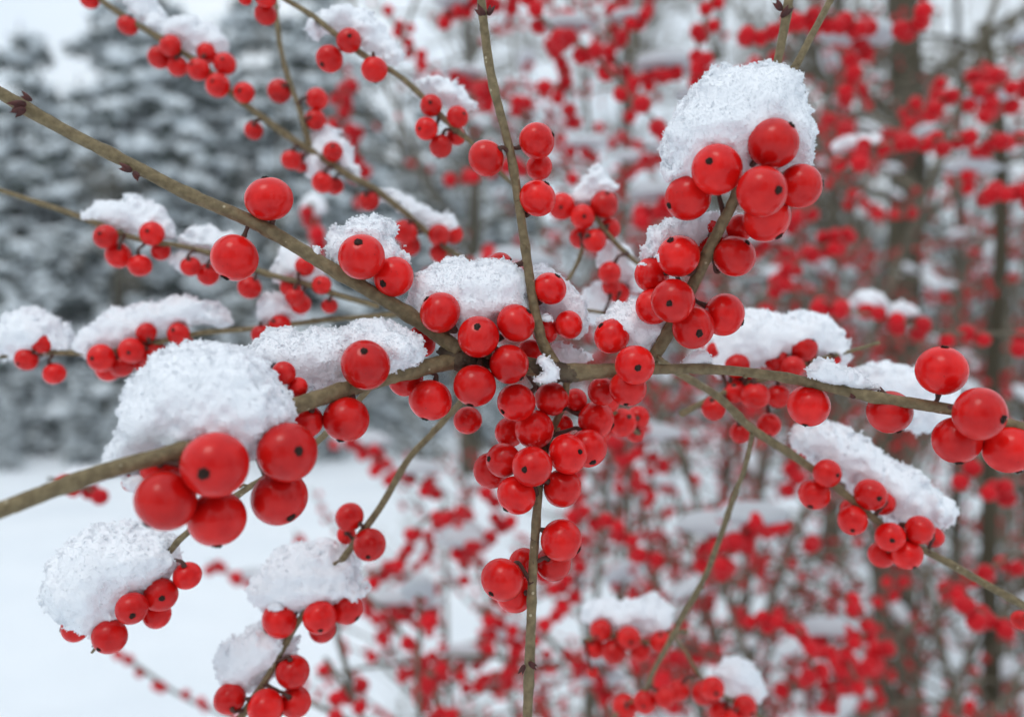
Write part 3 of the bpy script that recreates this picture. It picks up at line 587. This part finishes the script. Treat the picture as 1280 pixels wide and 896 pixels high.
G = 'softly blurred berry branches around the sharp one'
branch('berry_branch', 'blurred long twig running from the top left corner diagonally down behind the upper left arm', [
    ([(105, -25, .225), (124, 0, .223), (160, 26, .222), (201, 49, .221), (262, 87, .22), (296, 118, .22), (345, 155, .22), (380, 181, .22), (430, 218, .22), (464, 236, .22), (513, 274, .22), (553, 305, .22), (600, 335, .22), (640, 350, .222)], [7, 8, 8.5, 8.5, 9, 9.5, 10, 10, 9, 8, 7, 6]),
    ([(343, -20, .223), (350, 40, .222), (362, 100, .221), (377, 150, .22), (384, 183, .22)], [6, 7, 7, 8, 9])],
    [(112, 0, 12), (160, 32, 13), (213, 57, 14, -1, (207, 49)), (199, 72, 14, 1), (222, 83, 13), (259, 67, 13, 2), (281, 80, 14, 0, (282, 78)), (248, 87, 14, -2, (243, 84)), (272, 107, 15, -2, (270, 106)), (305, 116, 13, -1, (303, 117)), (349, 114, 15, 1), (317, 163, 11.5, 2), (396, 124, 14, 1), (394, 150, 13, 1),
     (364, 200, 13), (376, 203, 12, 2), (416, 190, 12.5, -1, (418, 185)), (403, 228, 14), (418, 232, 12, 2), (461, 251, 13), (506, 290, 16), (513, 307, 13, 2), (549, 294, 14), (567, 293, 12, 2), (550, 316, 13, 3)], group=G, detail=True)
branch('berry_branch', 'blurred twig crossing the top from the left towards the upright twig, berries in two groups', [
    ([(330, -20, .192), (351, -2, .192), (387, 20, .191), (418, 44, .19), (454, 69, .19), (490, 88, .19), (521, 112, .19), (554, 143, .19), (579, 165, .19), (595, 179, .19), (640, 225, .192), (655, 240, .192)], [6, 7, 8, 8.5, 8, 7.5, 8, 9, 7, 6, 5, 4])],
    [(332, 18, 14), (332, -3, 13), (306, -2, 9), (436, 51, 15.5, -2, (440, 50)), (412, 74, 17.5, 0, (404, 85)), (468, 87, 16.5, -2), (539, 132, 14, -1, (539, 132)), (533, 161, 15, 0, (525, 164)), (551, 183, 15, 1), (572, 146, 14, -1, (581, 145)), (570, 170, 12, 2)], group=G)
branch('berry_branch', 'blurred twig from the left edge below the upper left arm, snow capping its first cluster', [
    ([(-20, 232, .2), (0, 240, .2), (60, 260, .2), (110, 276, .2), (154, 292, .2), (188, 300, .2), (219, 303, .2), (260, 312, .2), (291, 323, .2), (330, 337, .2), (386, 356, .2), (420, 370, .2), (470, 384, .201)], [6, 7, 8, 8, 7, 7.5, 8, 8, 8, 8, 7])],
    [(132, 296, 15, -1, (131, 294)), (148, 319, 16, 1), (175, 332, 15), (190, 292, 15, -1, (190, 291)), (201, 314, 12, 2), (238, 333, 13), (260, 343, 14, 1), (312, 359, 15, 1), (381, 333, 12), (402, 356, 12, -1, (401, 354)), (363, 359, 13, 2), (376, 380, 13, 3), (369, 371, 12, 1), (412, 382, 10, 2)], group=G)
branch('berry_branch', 'blurred level twig at the left edge under two snow mounds, in line with the centre', [
    ([(-30, 450, .2), (0, 447, .2), (70, 444, .2), (110, 441, .2), (170, 432, .2), (241, 415, .201), (300, 409, .202), (370, 403, .203), (440, 398, .204), (520, 392, .205)], [7, 7, 8, 8, 7.5, 7, 7, 7])],
    [(52, 429, 13, -1), (33, 449, 14.5, -1, (28, 455)), (68, 467, 14, 0), (126, 447, 17, -2, (122, 448)), (135, 461, 16, 1), (152, 457, 15), (164, 438, 16, -1, (167, 441)), (183, 416, 13, 0), (191, 443, 18, 0), (180, 452, 14, 3), (223, 417, 14), (231, 431, 12, 1), (350, 408, 15), (327, 418, 13), (341, 425, 12, 2)], group=G)
branch('berry_branch', 'soft twig dropping from the centre to the bottom edge, snow on its lower berries', [
    ([(590, 478, .17), (575, 505, .174), (540, 546, .178), (506, 580, .179), (470, 636, .18), (453, 661, .18), (421, 709, .18), (398, 742, .18), (375, 774, .18), (356, 807, .18), (330, 852, .179), (300, 896, .178), (282, 925, .178)], [8, 9, 9, 9.5, 10, 10, 10, 9.5, 9, 9, 9.5, 11, 12])],
    [(437, 646, 18, 0), (462, 680.5, 21, -1, (463, 693)), (433, 668, 12, 4), (349, 775, 23, -1, (330, 790)), (400, 771, 21, -1, (404, 784)), (403, 786, 17, 2), (434, 761, 20, 0, (449, 771)), (366, 839, 21, 0), (369, 877, 20, 1), (332, 884, 23, -2), (287, 873, 20, 0)], group=G)
branch('berry_branch', 'short twig at the lower left passing behind the nearest berries, tip poking below its snow', [
    ([(470, 476, .15), (440, 512, .156), (403, 549, .162), (360, 577, .164), (318, 601, .165), (297, 615, .165), (234, 664, .165), (217, 683, .165), (185, 722, .165), (150, 775, .165), (124, 803, .165), (111, 818, .165)], [9, 9, 9, 9, 9, 9, 9, 8, 8, 7, 6, 3])],
    [(234, 719, 18, 1), (201, 743, 20.5, -1, (210, 743)), (165, 760, 20, -2, (173, 765)), (196, 768, 17, 2), (94, 784, 18, 0, (77, 786)), (137, 795, 22, -2, (130, 807))], group=G)
branch('berry_branch', 'blurred branch beneath the right arm, sloping to the right edge, with a hanging side twig', [
    ([(805, 440, .165), (850, 470, .17), (900, 500, .175), (942, 537, .178), (1010, 578, .18), (1066, 620, .18), (1105, 652, .18), (1156, 687, .18), (1212, 721, .18), (1290, 765, .18), (1330, 790, .18)], [9, 10, 11, 12, 11, 10, 9.5, 10, 10.5, 11, 11]),
    ([(940, 540, .178), (933, 585, .185), (920, 620, .19), (895, 675, .198), (879, 721, .204), (849, 777, .21), (822, 830, .216), (812, 856, .22)], [7, 7, 8, 8, 8, 8, 7, 6])],
    [(1034, 591.5, 18, -1, (1042, 592)), (1018, 618, 20, 0, (1009, 633)), (1088, 618, 20, -1, (1091, 620)), (1104, 629, 15, 3), (1066, 650, 19, 0, (1060, 661)), (1064, 637, 14, 3), (1113, 671, 18, -2, (1108, 672)), (1102, 693, 17, 1), (1134, 693, 19, 1, (1138, 707)), (1149.5, 662, 18, -1, (1164, 667)), (1167, 671, 13, 3), (1276, 775, 12, 4)], group=G)
branch('berry_branch', 'blurred cluster of berries directly behind the right arm under a broad snow mound', [
    ([(850, 520, .19), (880, 505, .188), (930, 485, .187), (975, 470, .187), (1010, 450, .187), (1050, 440, .187), (1100, 425, .188)], [9, 9, 8, 7, 6, 5, 5])],
    [(971, 450, 15.5, -1, (968, 446)), (1004, 434, 18, 0, (1013, 424)), (991, 459, 15, -2), (1014, 455, 12, 2), (1041, 447, 11, 2), (921, 457, 16, 0), (919, 489, 15), (927, 476, 15, 3), (944, 495, 18, -1), (972, 495, 16, 1), (892, 510, 16), (961, 531, 16, 4, (959, 545)), (926, 540, 14, 3), (896, 438, 13, 3), (883, 426, 11, 5)], group=G)
branch('berry_branch', 'blurred berry sprig with a snow cap between the upright twig and the right fork', [
    ([(735, 262, .2), (746, 277, .2), (764, 300, .2), (792, 327, .2), (840, 365, .2), (880, 400, .2)], [5, 6, 7, 7, 7, 6]),
    ([(729, 305, .2), (722, 328, .2), (711, 352, .2), (700, 385, .198)], [5, 6, 6, 6]), ([(715, 383, .199), (755, 389, .2), (800, 402, .2)], [5, 5, 5])],
    [(702, 258, 17, 0, (700, 262)), (728, 271, 16, -1, (729, 273)), (755, 256, 18, 0, (758, 243)), (726, 297, 14, 1), (743, 301, 15, 1), (762, 286, 14, 2), (762, 341, 15, 1), (764, 358, 12, 2), (773, 367, 14, 3)], group=G)
branch('berry_branch', 'blurred berries hanging behind the right side of the central cluster', [
    ([(735, 468, .175), (752, 500, .18), (775, 525, .183), (800, 545, .186)], [7, 7, 6, 5])],
    [(757, 499, 19, 0), (778, 528, 18, 1), (797, 522, 15, 3), (752, 540, 13, 3), (794, 541, 12, 4)], group=G)
branch('berry_branch', 'blurred cluster under a wide snow mound in the lower middle right of the hanging twig', [
    ([(860, 790, .25), (833, 795, .25), (810, 806, .25), (785, 800, .25), (750, 795, .25), (725, 800, .252)], [6, 7, 7, 6, 5])],
    [(751, 787, 14, 0), (743, 809, 14), (767, 814, 16, -1), (786, 797, 15, -2, (787, 798)), (800, 814, 13), (826, 802, 14), (833, 788, 13, 3), (741, 840, 8)], group=G)
branch('berry_branch', 'blurred cluster at the bottom edge right of the middle, below the hanging side twig', [
    ([(841, 793, .235), (858, 818, .235), (876, 848, .235), (905, 872, .235), (935, 885, .235), (960, 905, .235)], [5, 5, 5, 5]), ([(815, 850, .232), (800, 868, .235), (780, 884, .235), (760, 905, .235)], [5, 5, 5, 5])],
    [(781, 883, 16), (806, 877, 15, -1, (802, 877)), (831, 871, 14, 1), (848, 863, 13, 2), (879, 866, 15), (891, 860, 15, -2, (892, 861)), (901, 889, 15, 0), (931, 883, 15, -1, (937, 887)), (915, 900, 12)], group=G)
# stronger blurred sprays farther in, each a twig of its own
S2 = 'strongly blurred berry sprays behind the near branches'
def spray(pts, d, n, rp, label, seed, wd=6, jx=9, dz=10):
    r_ = np.random.default_rng(seed); W = [(x, y, d) for x, y in pts]; PX = smooth_path(np.array([(x, y, 0.) for x, y in pts]), 40); B = []
    for i in range(n):
        q = PX[int((i + r_.random()) / n * (len(PX) - 1))]; B.append((q[0] + r_.normal() * jx * .8, q[1] + abs(r_.normal()) * jx * .9 - 2, rp * r_.uniform(.88, 1.12), r_.uniform(-dz, dz) * .5))
    return branch('berry_spray', label, [(W, [wd, wd * .8, wd * .6])], B, group=S2, detail=False, sides=7, cat='berry branch', bark='bgbark')
sprays = [
 ([(1290, 175), (1210, 172), (1150, 176), (1090, 182), (1040, 205)], .36, 17, 10.5, 'arching blurred spray crossing in front of the broad trunk near the top right', 1),
 ([(1300, 100), (1240, 112), (1190, 118), (1150, 138)], .38, 11, 10, 'blurred spray at the right edge above the arching one'),
 ([(1290, 420), (1180, 415), (1110, 395), (1050, 385), (1025, 375)], .34, 15, 10.5, 'blurred level spray with snow behind the lone high berry of the right arm'),
 ([(1090, 30), (1060, 28), (1020, 20), (975, 32), (930, 50)], .36, 16, 11, 'blurred spray at the top edge right of the snow capped cluster'),
 ([(1160, -20), (1150, 20), (1135, 30), (1118, 34)], .35, 6, 12, 'small blurred spray at the top edge between the two right hand trunks'),
 ([(1300, 250), (1265, 235), (1225, 245)], .36, 8, 11, 'blurred spray at the right edge beside the thin trunk'),
 ([(895, -20), (880, 30), (870, 70), (880, 100)], .40, 10, 10, 'blurred hanging spray just above the tall snow cap'),
 ([(650, -10), (690, 35), (740, 65), (800, 130), (850, 180)], .36, 13, 11, 'dark blurred branch slanting down from the top, right of the upright twig'),
 ([(690, 50), (705, 90), (712, 130), (722, 160)], .48, 10, 9, 'pale blurred hanging spray right of the upright twig'),
 ([(770, -10), (762, 40), (775, 90), (790, 140)], .48, 11, 9, 'pale blurred vertical spray left of the tall snow cap'),
 ([(440, 95), (425, 140), (448, 180), (445, 250)], .52, 16, 8.5, 'pinkish blurred vertical spray between two twigs at the upper left'),
 ([(480, 15), (505, 45), (530, 78), (560, 105)], .50, 11, 7, 'small blurred spray against the bright sky gap near the top'),
 ([(388, 255), (392, 285), (400, 320)], .42, 6, 10, 'pink blurred sprig with snow between the lone berries and the capped pair'),
 ([(60, 600), (95, 606), (125, 622)], .30, 4, 10, 'small blurred sprig low at the left edge beneath the nearest arm'),
 ([(140, 812), (190, 845), (235, 872), (290, 900)], .60, 8, 6.5, 'faint thin spray of tiny berries on the snow at the lower left'),
 ([(1290, 770), (1250, 772), (1225, 765), (1205, 735)], .32, 8, 11.5, 'blurred spray at the right edge in the lower corner'),
 ([(1280, 690), (1220, 720), (1170, 740)], .40, 7, 10, 'blurred spray below the blurred branch at the right edge'),
 ([(1020, 850), (1000, 790), (970, 765), (945, 775)], .36, 10, 10, 'blurred curved spray low between the side twig and the broad trunk'),
 ([(1075, 860), (1060, 820), (1085, 780), (1050, 740)], .38, 11, 10, 'blurred upright spray left of the foot of the broad trunk'),
 ([(900, 640), (940, 655), (985, 648), (1010, 680)], .42, 12, 10, 'blurred spray beneath the long blurred branch, right of its side twig'),
 ([(520, 860), (560, 835), (600, 850), (640, 830)], .50, 9, 8.5, 'blurred spray at the bottom left of the hanging twig'),
 ([(460, 720), (500, 700), (520, 660), (560, 630)], .46, 12, 9, 'blurred spray left of the hanging cluster, behind the soft twig'),
 ([(720, 640), (770, 655), (800, 690), (840, 700)], .42, 12, 10, 'blurred spray right of the hanging twig'),
 ([(600, 760), (640, 790), (690, 770), (720, 740)], .48, 10, 9, 'blurred spray behind the hanging twig near its paired berries'),
 ([(590, 130), (600, 100), (640, 130), (700, 105)], .46, 9, 9.5, 'blurred spray behind the upper part of the upright twig'),
 ([(560, 225), (600, 215), (650, 205), (715, 225)], .44, 9, 9, 'blurred spray behind the three berries on the upright twig'),
 ([(1050, 300), (1010, 320), (980, 345), (960, 360)], .42, 10, 10, 'blurred spray right of the berries on the right fork'),
 ([(1260, 500), (1220, 590), (1250, 610), (1290, 600)], .36, 8, 11, 'blurred spray beneath the end of the right arm'),
]
for i, s in enumerate(sprays): spray(s[0], s[1], int(s[2] * 1.15), s[3], s[4], 300 + i)

rq = np.random.default_rng(900); GS = 'deep blurred berry sprays'
for k in range(66):
    if k < 26: x, y, d = rq.uniform(490, 1110), rq.uniform(570, 890), rq.uniform(.36, .60)
    else: x, y, d = rq.uniform(690, 1290), rq.uniform(0, 380), rq.uniform(.42, .62)
    if k >= 48: x, y, d = rq.uniform(520, 1290), rq.uniform(-10, 360), rq.uniform(.40, .66)
    elif k >= 40: x, y, d = rq.uniform(330, 560), rq.uniform(690, 880), rq.uniform(.55, .72)
    if 1085 < x < 1155 and y < 380: continue
    a = rq.uniform(-2.6, -.5) if k < 26 else rq.uniform(-2.4, 2.4); L = rq.uniform(45, 110); n = 4; pts = [(x, y)]
    for _ in range(n): a += rq.normal() * .25; pts.append((pts[-1][0] + math.cos(a) * L / n, pts[-1][1] + math.sin(a) * L / n))
    o_ = spray(pts, d, int(rq.uniform(7, 13)), 4.0e-3 * F / d * rq.uniform(.9, 1.05), 'strongly blurred short berry spray, one of the red mass deep behind the near branches', 500 + k, 4, 8); o_['group'] = GS
    if rq.random() < .55:
        q = pts[rq.integers(1, n)]; SNOWX = link('snow_lump', random.choice(LUMP), None, P(q[0], q[1] - 10, d)); sz = rq.uniform(.007, .013); SNOWX.scale = (sz * 1.2, sz, sz)
        tag(SNOWX, 'small out of focus lump of snow resting on the berry shrubs behind', 'snow', 'snow lumps on the shrubs behind')

# thin upright sapling at the right with a side branch
t = thing('sapling', 'thin dark sapling stem near the right edge, one side branch reaching left', 'sapling', ((1240 - CX) / F * 1.1, 1.1, 0))
b = MB(); pts = [P(1229, 30, 1.1), P(1238, 80, 1.1), P(1246, 115, 1.1), P(1252, 225, 1.1), P(1250, 336, 1.1), P(1240, 480, 1.1), P(1236, 700, 1.1), P(1240, 900, 1.1), ((1240 - CX) / F * 1.1, 1.1, -.02)]
V, f = tube(smooth_path(pts, 60), np.linspace(.0070, .0110, 57), 10, .1); b.add(V, f); b.build('stem', M['trunk'], t, t.location)
b = MB(); V, f = tube(smooth_path([P(1243, 68, 1.1), P(1200, 50, 1.1), P(1150, 44, 1.08), P(1110, 42, 1.06), P(1060, 46, 1.05)], 20), .0026, 7); b.add(V, f); b.build('side_branch', M['trunk'], t, t.location)

# ================================================================ SNOW ON THE NEAR BRANCHES
snow([(835, 222), (826, 190), (835, 155), (850, 122), (870, 98), (900, 85), (940, 81), (978, 88), (1000, 108), (1008, 135), (1020, 168), (1016, 200), (1004, 214), (985, 210), (960, 225), (920, 238), (890, 240), (860, 236)], .1385, 7.5, 'tall rounded snow cap on the top berry cluster of the right fork')
snow([(804, 325), (806, 303), (815, 285), (835, 274), (870, 272), (905, 268), (925, 275), (932, 300), (900, 315), (860, 318), (830, 330)], .1475, 3.5, 'snow tucked behind the upper berries of the right fork, below the tall cap', gd=15)
snow([(745, 402), (768, 384), (793, 372), (822, 384), (840, 402), (832, 426), (812, 442), (785, 440), (765, 425)], .150, 3.5, 'snow patch between the right fork and the single berry left of it', gd=15)
snow([(408, 322), (411, 300), (420, 284), (450, 272), (486, 276), (497, 300), (514, 326), (505, 345), (470, 352), (430, 340)], .1475, 4.5, 'ragged snow behind the pair of berries on the upper left arm', gd=15, spur=.16)
snow([(504, 388), (510, 362), (528, 338), (560, 325), (600, 323), (640, 327), (663, 345), (670, 372), (672, 398), (650, 415), (610, 425), (570, 425), (530, 412)], .1518, 6.5, 'wide snow dome in the very centre above the knot')
snow([(138, 582), (150, 545), (158, 500), (180, 462), (215, 434), (262, 425), (308, 436), (340, 462), (362, 490), (368, 522), (345, 560), (300, 585), (240, 575), (200, 585), (165, 600)], .1262, 8.5, 'largest snow mound over the nearest berries at the left', h=.28)
snow([(305, 440), (322, 422), (345, 409), (390, 412), (420, 405), (455, 399), (490, 406), (527, 425), (524, 452), (480, 468), (420, 484), (370, 500), (338, 486)], .1420, 6.0, 'long snow bank on the lower left arm beside the biggest mound', carve=[(355, 464, 13), (373, 482, 12)], spur=.14)
snow([(655, 338), (672, 330), (700, 344), (722, 366), (735, 390), (733, 412), (714, 420), (690, 405), (668, 385)], .1555, 3.5, 'snow behind the upright twig at the foot of its right berry', gd=15)
snow([(686, 432), (705, 425), (730, 434), (742, 446), (728, 460), (700, 462)], .1555, 2.5, 'small snow patch just above the fork right of the upright twig', gd=15)
snow([(1007, 472), (1014, 452), (1028, 446), (1046, 452), (1066, 458), (1088, 474), (1104, 487), (1080, 489), (1040, 481)], .1425, 2.2, 'thin crusty snow strip lying on the right arm', gd=16, rough=.8, spur=.16, h=.25)
snow([(852, 457), (858, 444), (872, 437), (888, 440), (891, 456), (870, 459)], .148, 1.8, 'crumb of snow where the right arm begins', gd=16, rough=.6, h=.25)
snow([(670, 452), (678, 444), (690, 450), (700, 462), (696, 476), (680, 480), (668, 474), (680, 464)], .1455, 1.2, 'dusting of ice crystals on the fork below the upright twig', gd=16, rough=.6, h=.22, spur=.14)
snow([(820, 300 + 16), (832, 322), (830, 330), (822, 328)], .1405, .7, 'tiny crumb of snow on a berry of the right fork', gd=20, rough=.3, h=.2)
snow([(389, 312), (396, 305), (402, 312), (399, 326), (391, 322)], .1445, 1.0, 'tiny crumb of snow on the upper left arm', gd=20, rough=.4, h=.2)
snow([(152, 600), (170, 594), (192, 596), (186, 612), (160, 614)], .122, 2.5, 'small snow rag under the lower left arm beneath the largest mound', gd=15)
for (x, y, rr, dd, lab) in ((957, 152, 10, .1318, 'flecks of snow on the highest berry of the top cluster'), (803, 330, 7, .1405, 'snow fleck on the leftmost berry of the right fork'), (345, 758, 11, .1765, 'snow sprinkled over the berry left of the soft twig'),
                          (345, 470, 9, .1335, 'snow crumbs scattered over red berries between the two left mounds'), (684, 398, 9, .1485, 'snow crumb on the small berries right of the upright twig foot'), (500, 425, 8, .1460, 'snow crumb lying where the upper left arm meets the knot')):
    snow([(x + rr * math.cos(a) * (1 + .35 * math.sin(3 * a + x)), y + rr * .55 * math.sin(a)) for a in np.linspace(0, 2 * np.pi, 10)[:-1]], dd, .8, lab, gd=18, rough=.45, h=.2)
# softly blurred clumps
def bs(poly, d, T, label, h=.4, gd=4): snow(poly, d, T, label, h=h, gd=gd, gs=(.055, .11), rough=1.25, spur=.12, group='soft snow on the blurred branches')
bs([(60, 742), (66, 700), (95, 672), (140, 656), (190, 660), (218, 680), (226, 700), (200, 728), (165, 752), (145, 780), (125, 795), (100, 778), (78, 770)], .167, 10, 'snow mound above the small berries in the lower left corner', gd=6, h=.36)
bs([(312, 742), (328, 702), (355, 682), (400, 676), (440, 690), (452, 722), (455, 742), (420, 756), (385, 764), (345, 768)], .183, 8, 'snow mound on the soft twig at the lower left, above three berries', gd=6, h=.36)
bs([(278, 850), (276, 820), (290, 795), (315, 779), (350, 778), (368, 795), (360, 830), (330, 855), (300, 866)], .184, 7, 'snow lump beneath the mound of the soft twig near the bottom edge', gd=5)
bs([(92, 440), (105, 412), (140, 388), (190, 374), (240, 369), (270, 380), (290, 403), (250, 408), (220, 416), (190, 428), (140, 440)], .203, 9, 'long snow mound on the level twig at the left')
bs([(-6, 446), (-2, 412), (18, 388), (44, 384), (70, 400), (92, 430), (80, 444), (40, 448)], .203, 8, 'rounded snow mound at the left edge')
bs([(107, 276), (118, 256), (150, 248), (190, 252), (208, 268), (214, 296), (190, 298), (150, 290)], .203, 7, 'snow cap on the blurred cluster below the upper left arm')
bs([(226, 303), (236, 288), (262, 282), (290, 290), (300, 306), (290, 322), (255, 312)], .204, 5, 'low snow strip behind the lower of the two lone berries')
bs([(214, 322), (232, 308), (262, 314), (270, 335), (236, 345), (220, 338)], .206, 4, 'small blurred snow patch under the low strip at the left')
bs([(342, 350), (350, 318), (370, 305), (398, 322), (404, 345), (380, 352), (360, 358)], .205, 5, 'blurred snow under the middle of the upper left arm')
bs([(323, 398), (328, 372), (345, 361), (364, 364), (377, 385), (372, 398), (348, 402)], .206, 5, 'small round snow lump on the level twig behind the long snow bank')
bs([(202, 50), (205, 33), (228, 24), (262, 28), (282, 46), (285, 66), (262, 68), (235, 62)], .224, 7, 'snow cap at the top left over a row of small berries')
bs([(140, -8), (180, -12), (200, 8), (208, 26), (196, 40), (172, 24)], .224, 5, 'snow ridge at the top edge left of the small cap')
bs([(386, 44), (400, 18), (430, 8), (462, 16), (482, 40), (500, 68), (494, 84), (474, 76), (440, 52), (410, 50)], .194, 6, 'snow mound on the top twig, left of the upright twig')
bs([(520, 122), (524, 104), (545, 95), (572, 102), (592, 118), (598, 136), (582, 142), (556, 134)], .193, 5, 'snow cap over five berries just left of the upright twig')
bs([(706, 256), (714, 240), (726, 224), (745, 209), (762, 220), (776, 238), (758, 244), (738, 254), (722, 262)], .203, 5, 'snow cap between the upright twig and the right fork')
bs([(744, 332), (750, 312), (768, 305), (792, 316), (806, 338), (800, 366), (778, 356), (760, 344)], .206, 4, 'blurred snow below the sprig left of the right fork')
bs([(720, 395), (735, 362), (765, 358), (795, 372), (800, 400), (760, 410)], .21, 5, 'blurred snow filling the gap left of the right fork')
bs([(384, 215), (382, 188), (396, 166), (420, 160), (438, 182), (452, 222), (440, 226), (420, 208), (400, 222)], .224, 5, 'snow beside the diagonal twig at the upper left')
bs([(468, 246), (480, 236), (505, 240), (535, 258), (562, 268), (576, 288), (560, 300), (530, 286), (500, 266)], .224, 5, 'long snow strip on the diagonal twig left of the upright twig')
bs([(878, 462), (884, 420), (905, 392), (940, 388), (975, 394), (1010, 388), (1038, 402), (1056, 436), (1052, 458), (1000, 452), (950, 462), (910, 474)], .192, 10, 'broad snow mound behind the right arm near the right fork')
bs([(1066, 486), (1080, 458), (1120, 452), (1160, 458), (1185, 480), (1200, 510), (1180, 540), (1140, 540), (1100, 510)], .195, 8, 'blurred snow mound behind the right arm below its high berry')
bs([(990, 562), (994, 535), (1022, 526), (1056, 530), (1084, 546), (1108, 572), (1142, 588), (1170, 608), (1190, 634), (1184, 654), (1160, 652), (1120, 652), (1085, 628), (1050, 600), (1020, 582)], .187, 10, 'large blurred snow bank on the branch under the right arm', gd=5)
bs([(730, 776), (735, 756), (758, 746), (788, 750), (815, 746), (838, 758), (842, 782), (815, 792), (775, 784)], .254, 9, 'blurred snow mound over the lower middle berry cluster')
bs([(893, 866), (896, 840), (912, 824), (935, 824), (952, 842), (956, 870), (925, 872)], .24, 7, 'round blurred snow lump at the bottom edge')
bs([(82, 602), (86, 588), (104, 583), (126, 590), (134, 600), (110, 604)], .302, 6, 'small blurred snow cap on the low sprig at the left edge', gd=1)
bs([(1040, 188), (1050, 172), (1075, 168), (1100, 172), (1095, 182), (1065, 190)], .365, 6, 'blurred snow on the arching spray before the broad trunk', h=.7, gd=0)
bs([(1060, 382), (1068, 366), (1090, 362), (1110, 374), (1105, 388), (1080, 388)], .345, 6, 'blurred snow on the level spray left of the broad trunk foot', h=.7, gd=0)
bs([(1112, 392), (1120, 378), (1140, 378), (1150, 394), (1130, 400)], .345, 5, 'blurred snow on the level spray in front of the broad trunk', h=.7, gd=0)
bs([(376, 262), (378, 246), (392, 240), (406, 250), (408, 268), (392, 270)], .425, 6, 'blurred snow tip on the pink sprig', h=.8, gd=0)

for o_ in sc.objects:
    if 'label' in o_ and not 4 <= len(o_['label'].split()) <= 16: print('LABEL', len(o_['label'].split()), o_['label'])
print('NSNOW', len(SNOWL), 'OBJ', len(sc.objects))

hz = bpy.data.materials.new('haze'); hz.use_nodes = True; hn = hz.node_tree; hn.nodes.remove(hn.nodes["Principled BSDF"])
pv = hn.nodes.new("ShaderNodeVolumePrincipled"); pv.inputs['Color'].default_value = (.90, .95, 1, 1); pv.inputs['Density'].default_value = .0065; pv.inputs['Anisotropy'].default_value = .2
hn.links.new(pv.outputs[0], hn.nodes["Material Output"].inputs['Volume'])
q_ = np.array([(x, y, z) for z in (-1.5, 14) for y in (-40, 60) for x in (-45, 45)], float)
ho = link('haze', mesh_of('haze', q_, [np.array([[0, 2, 3, 1], [4, 5, 7, 6], [0, 1, 5, 4], [2, 6, 7, 3], [0, 4, 6, 2], [1, 3, 7, 5]])], hz, False)); tag(ho, 'thin pale winter haze softening the far trees', 'haze', kind='stuff')
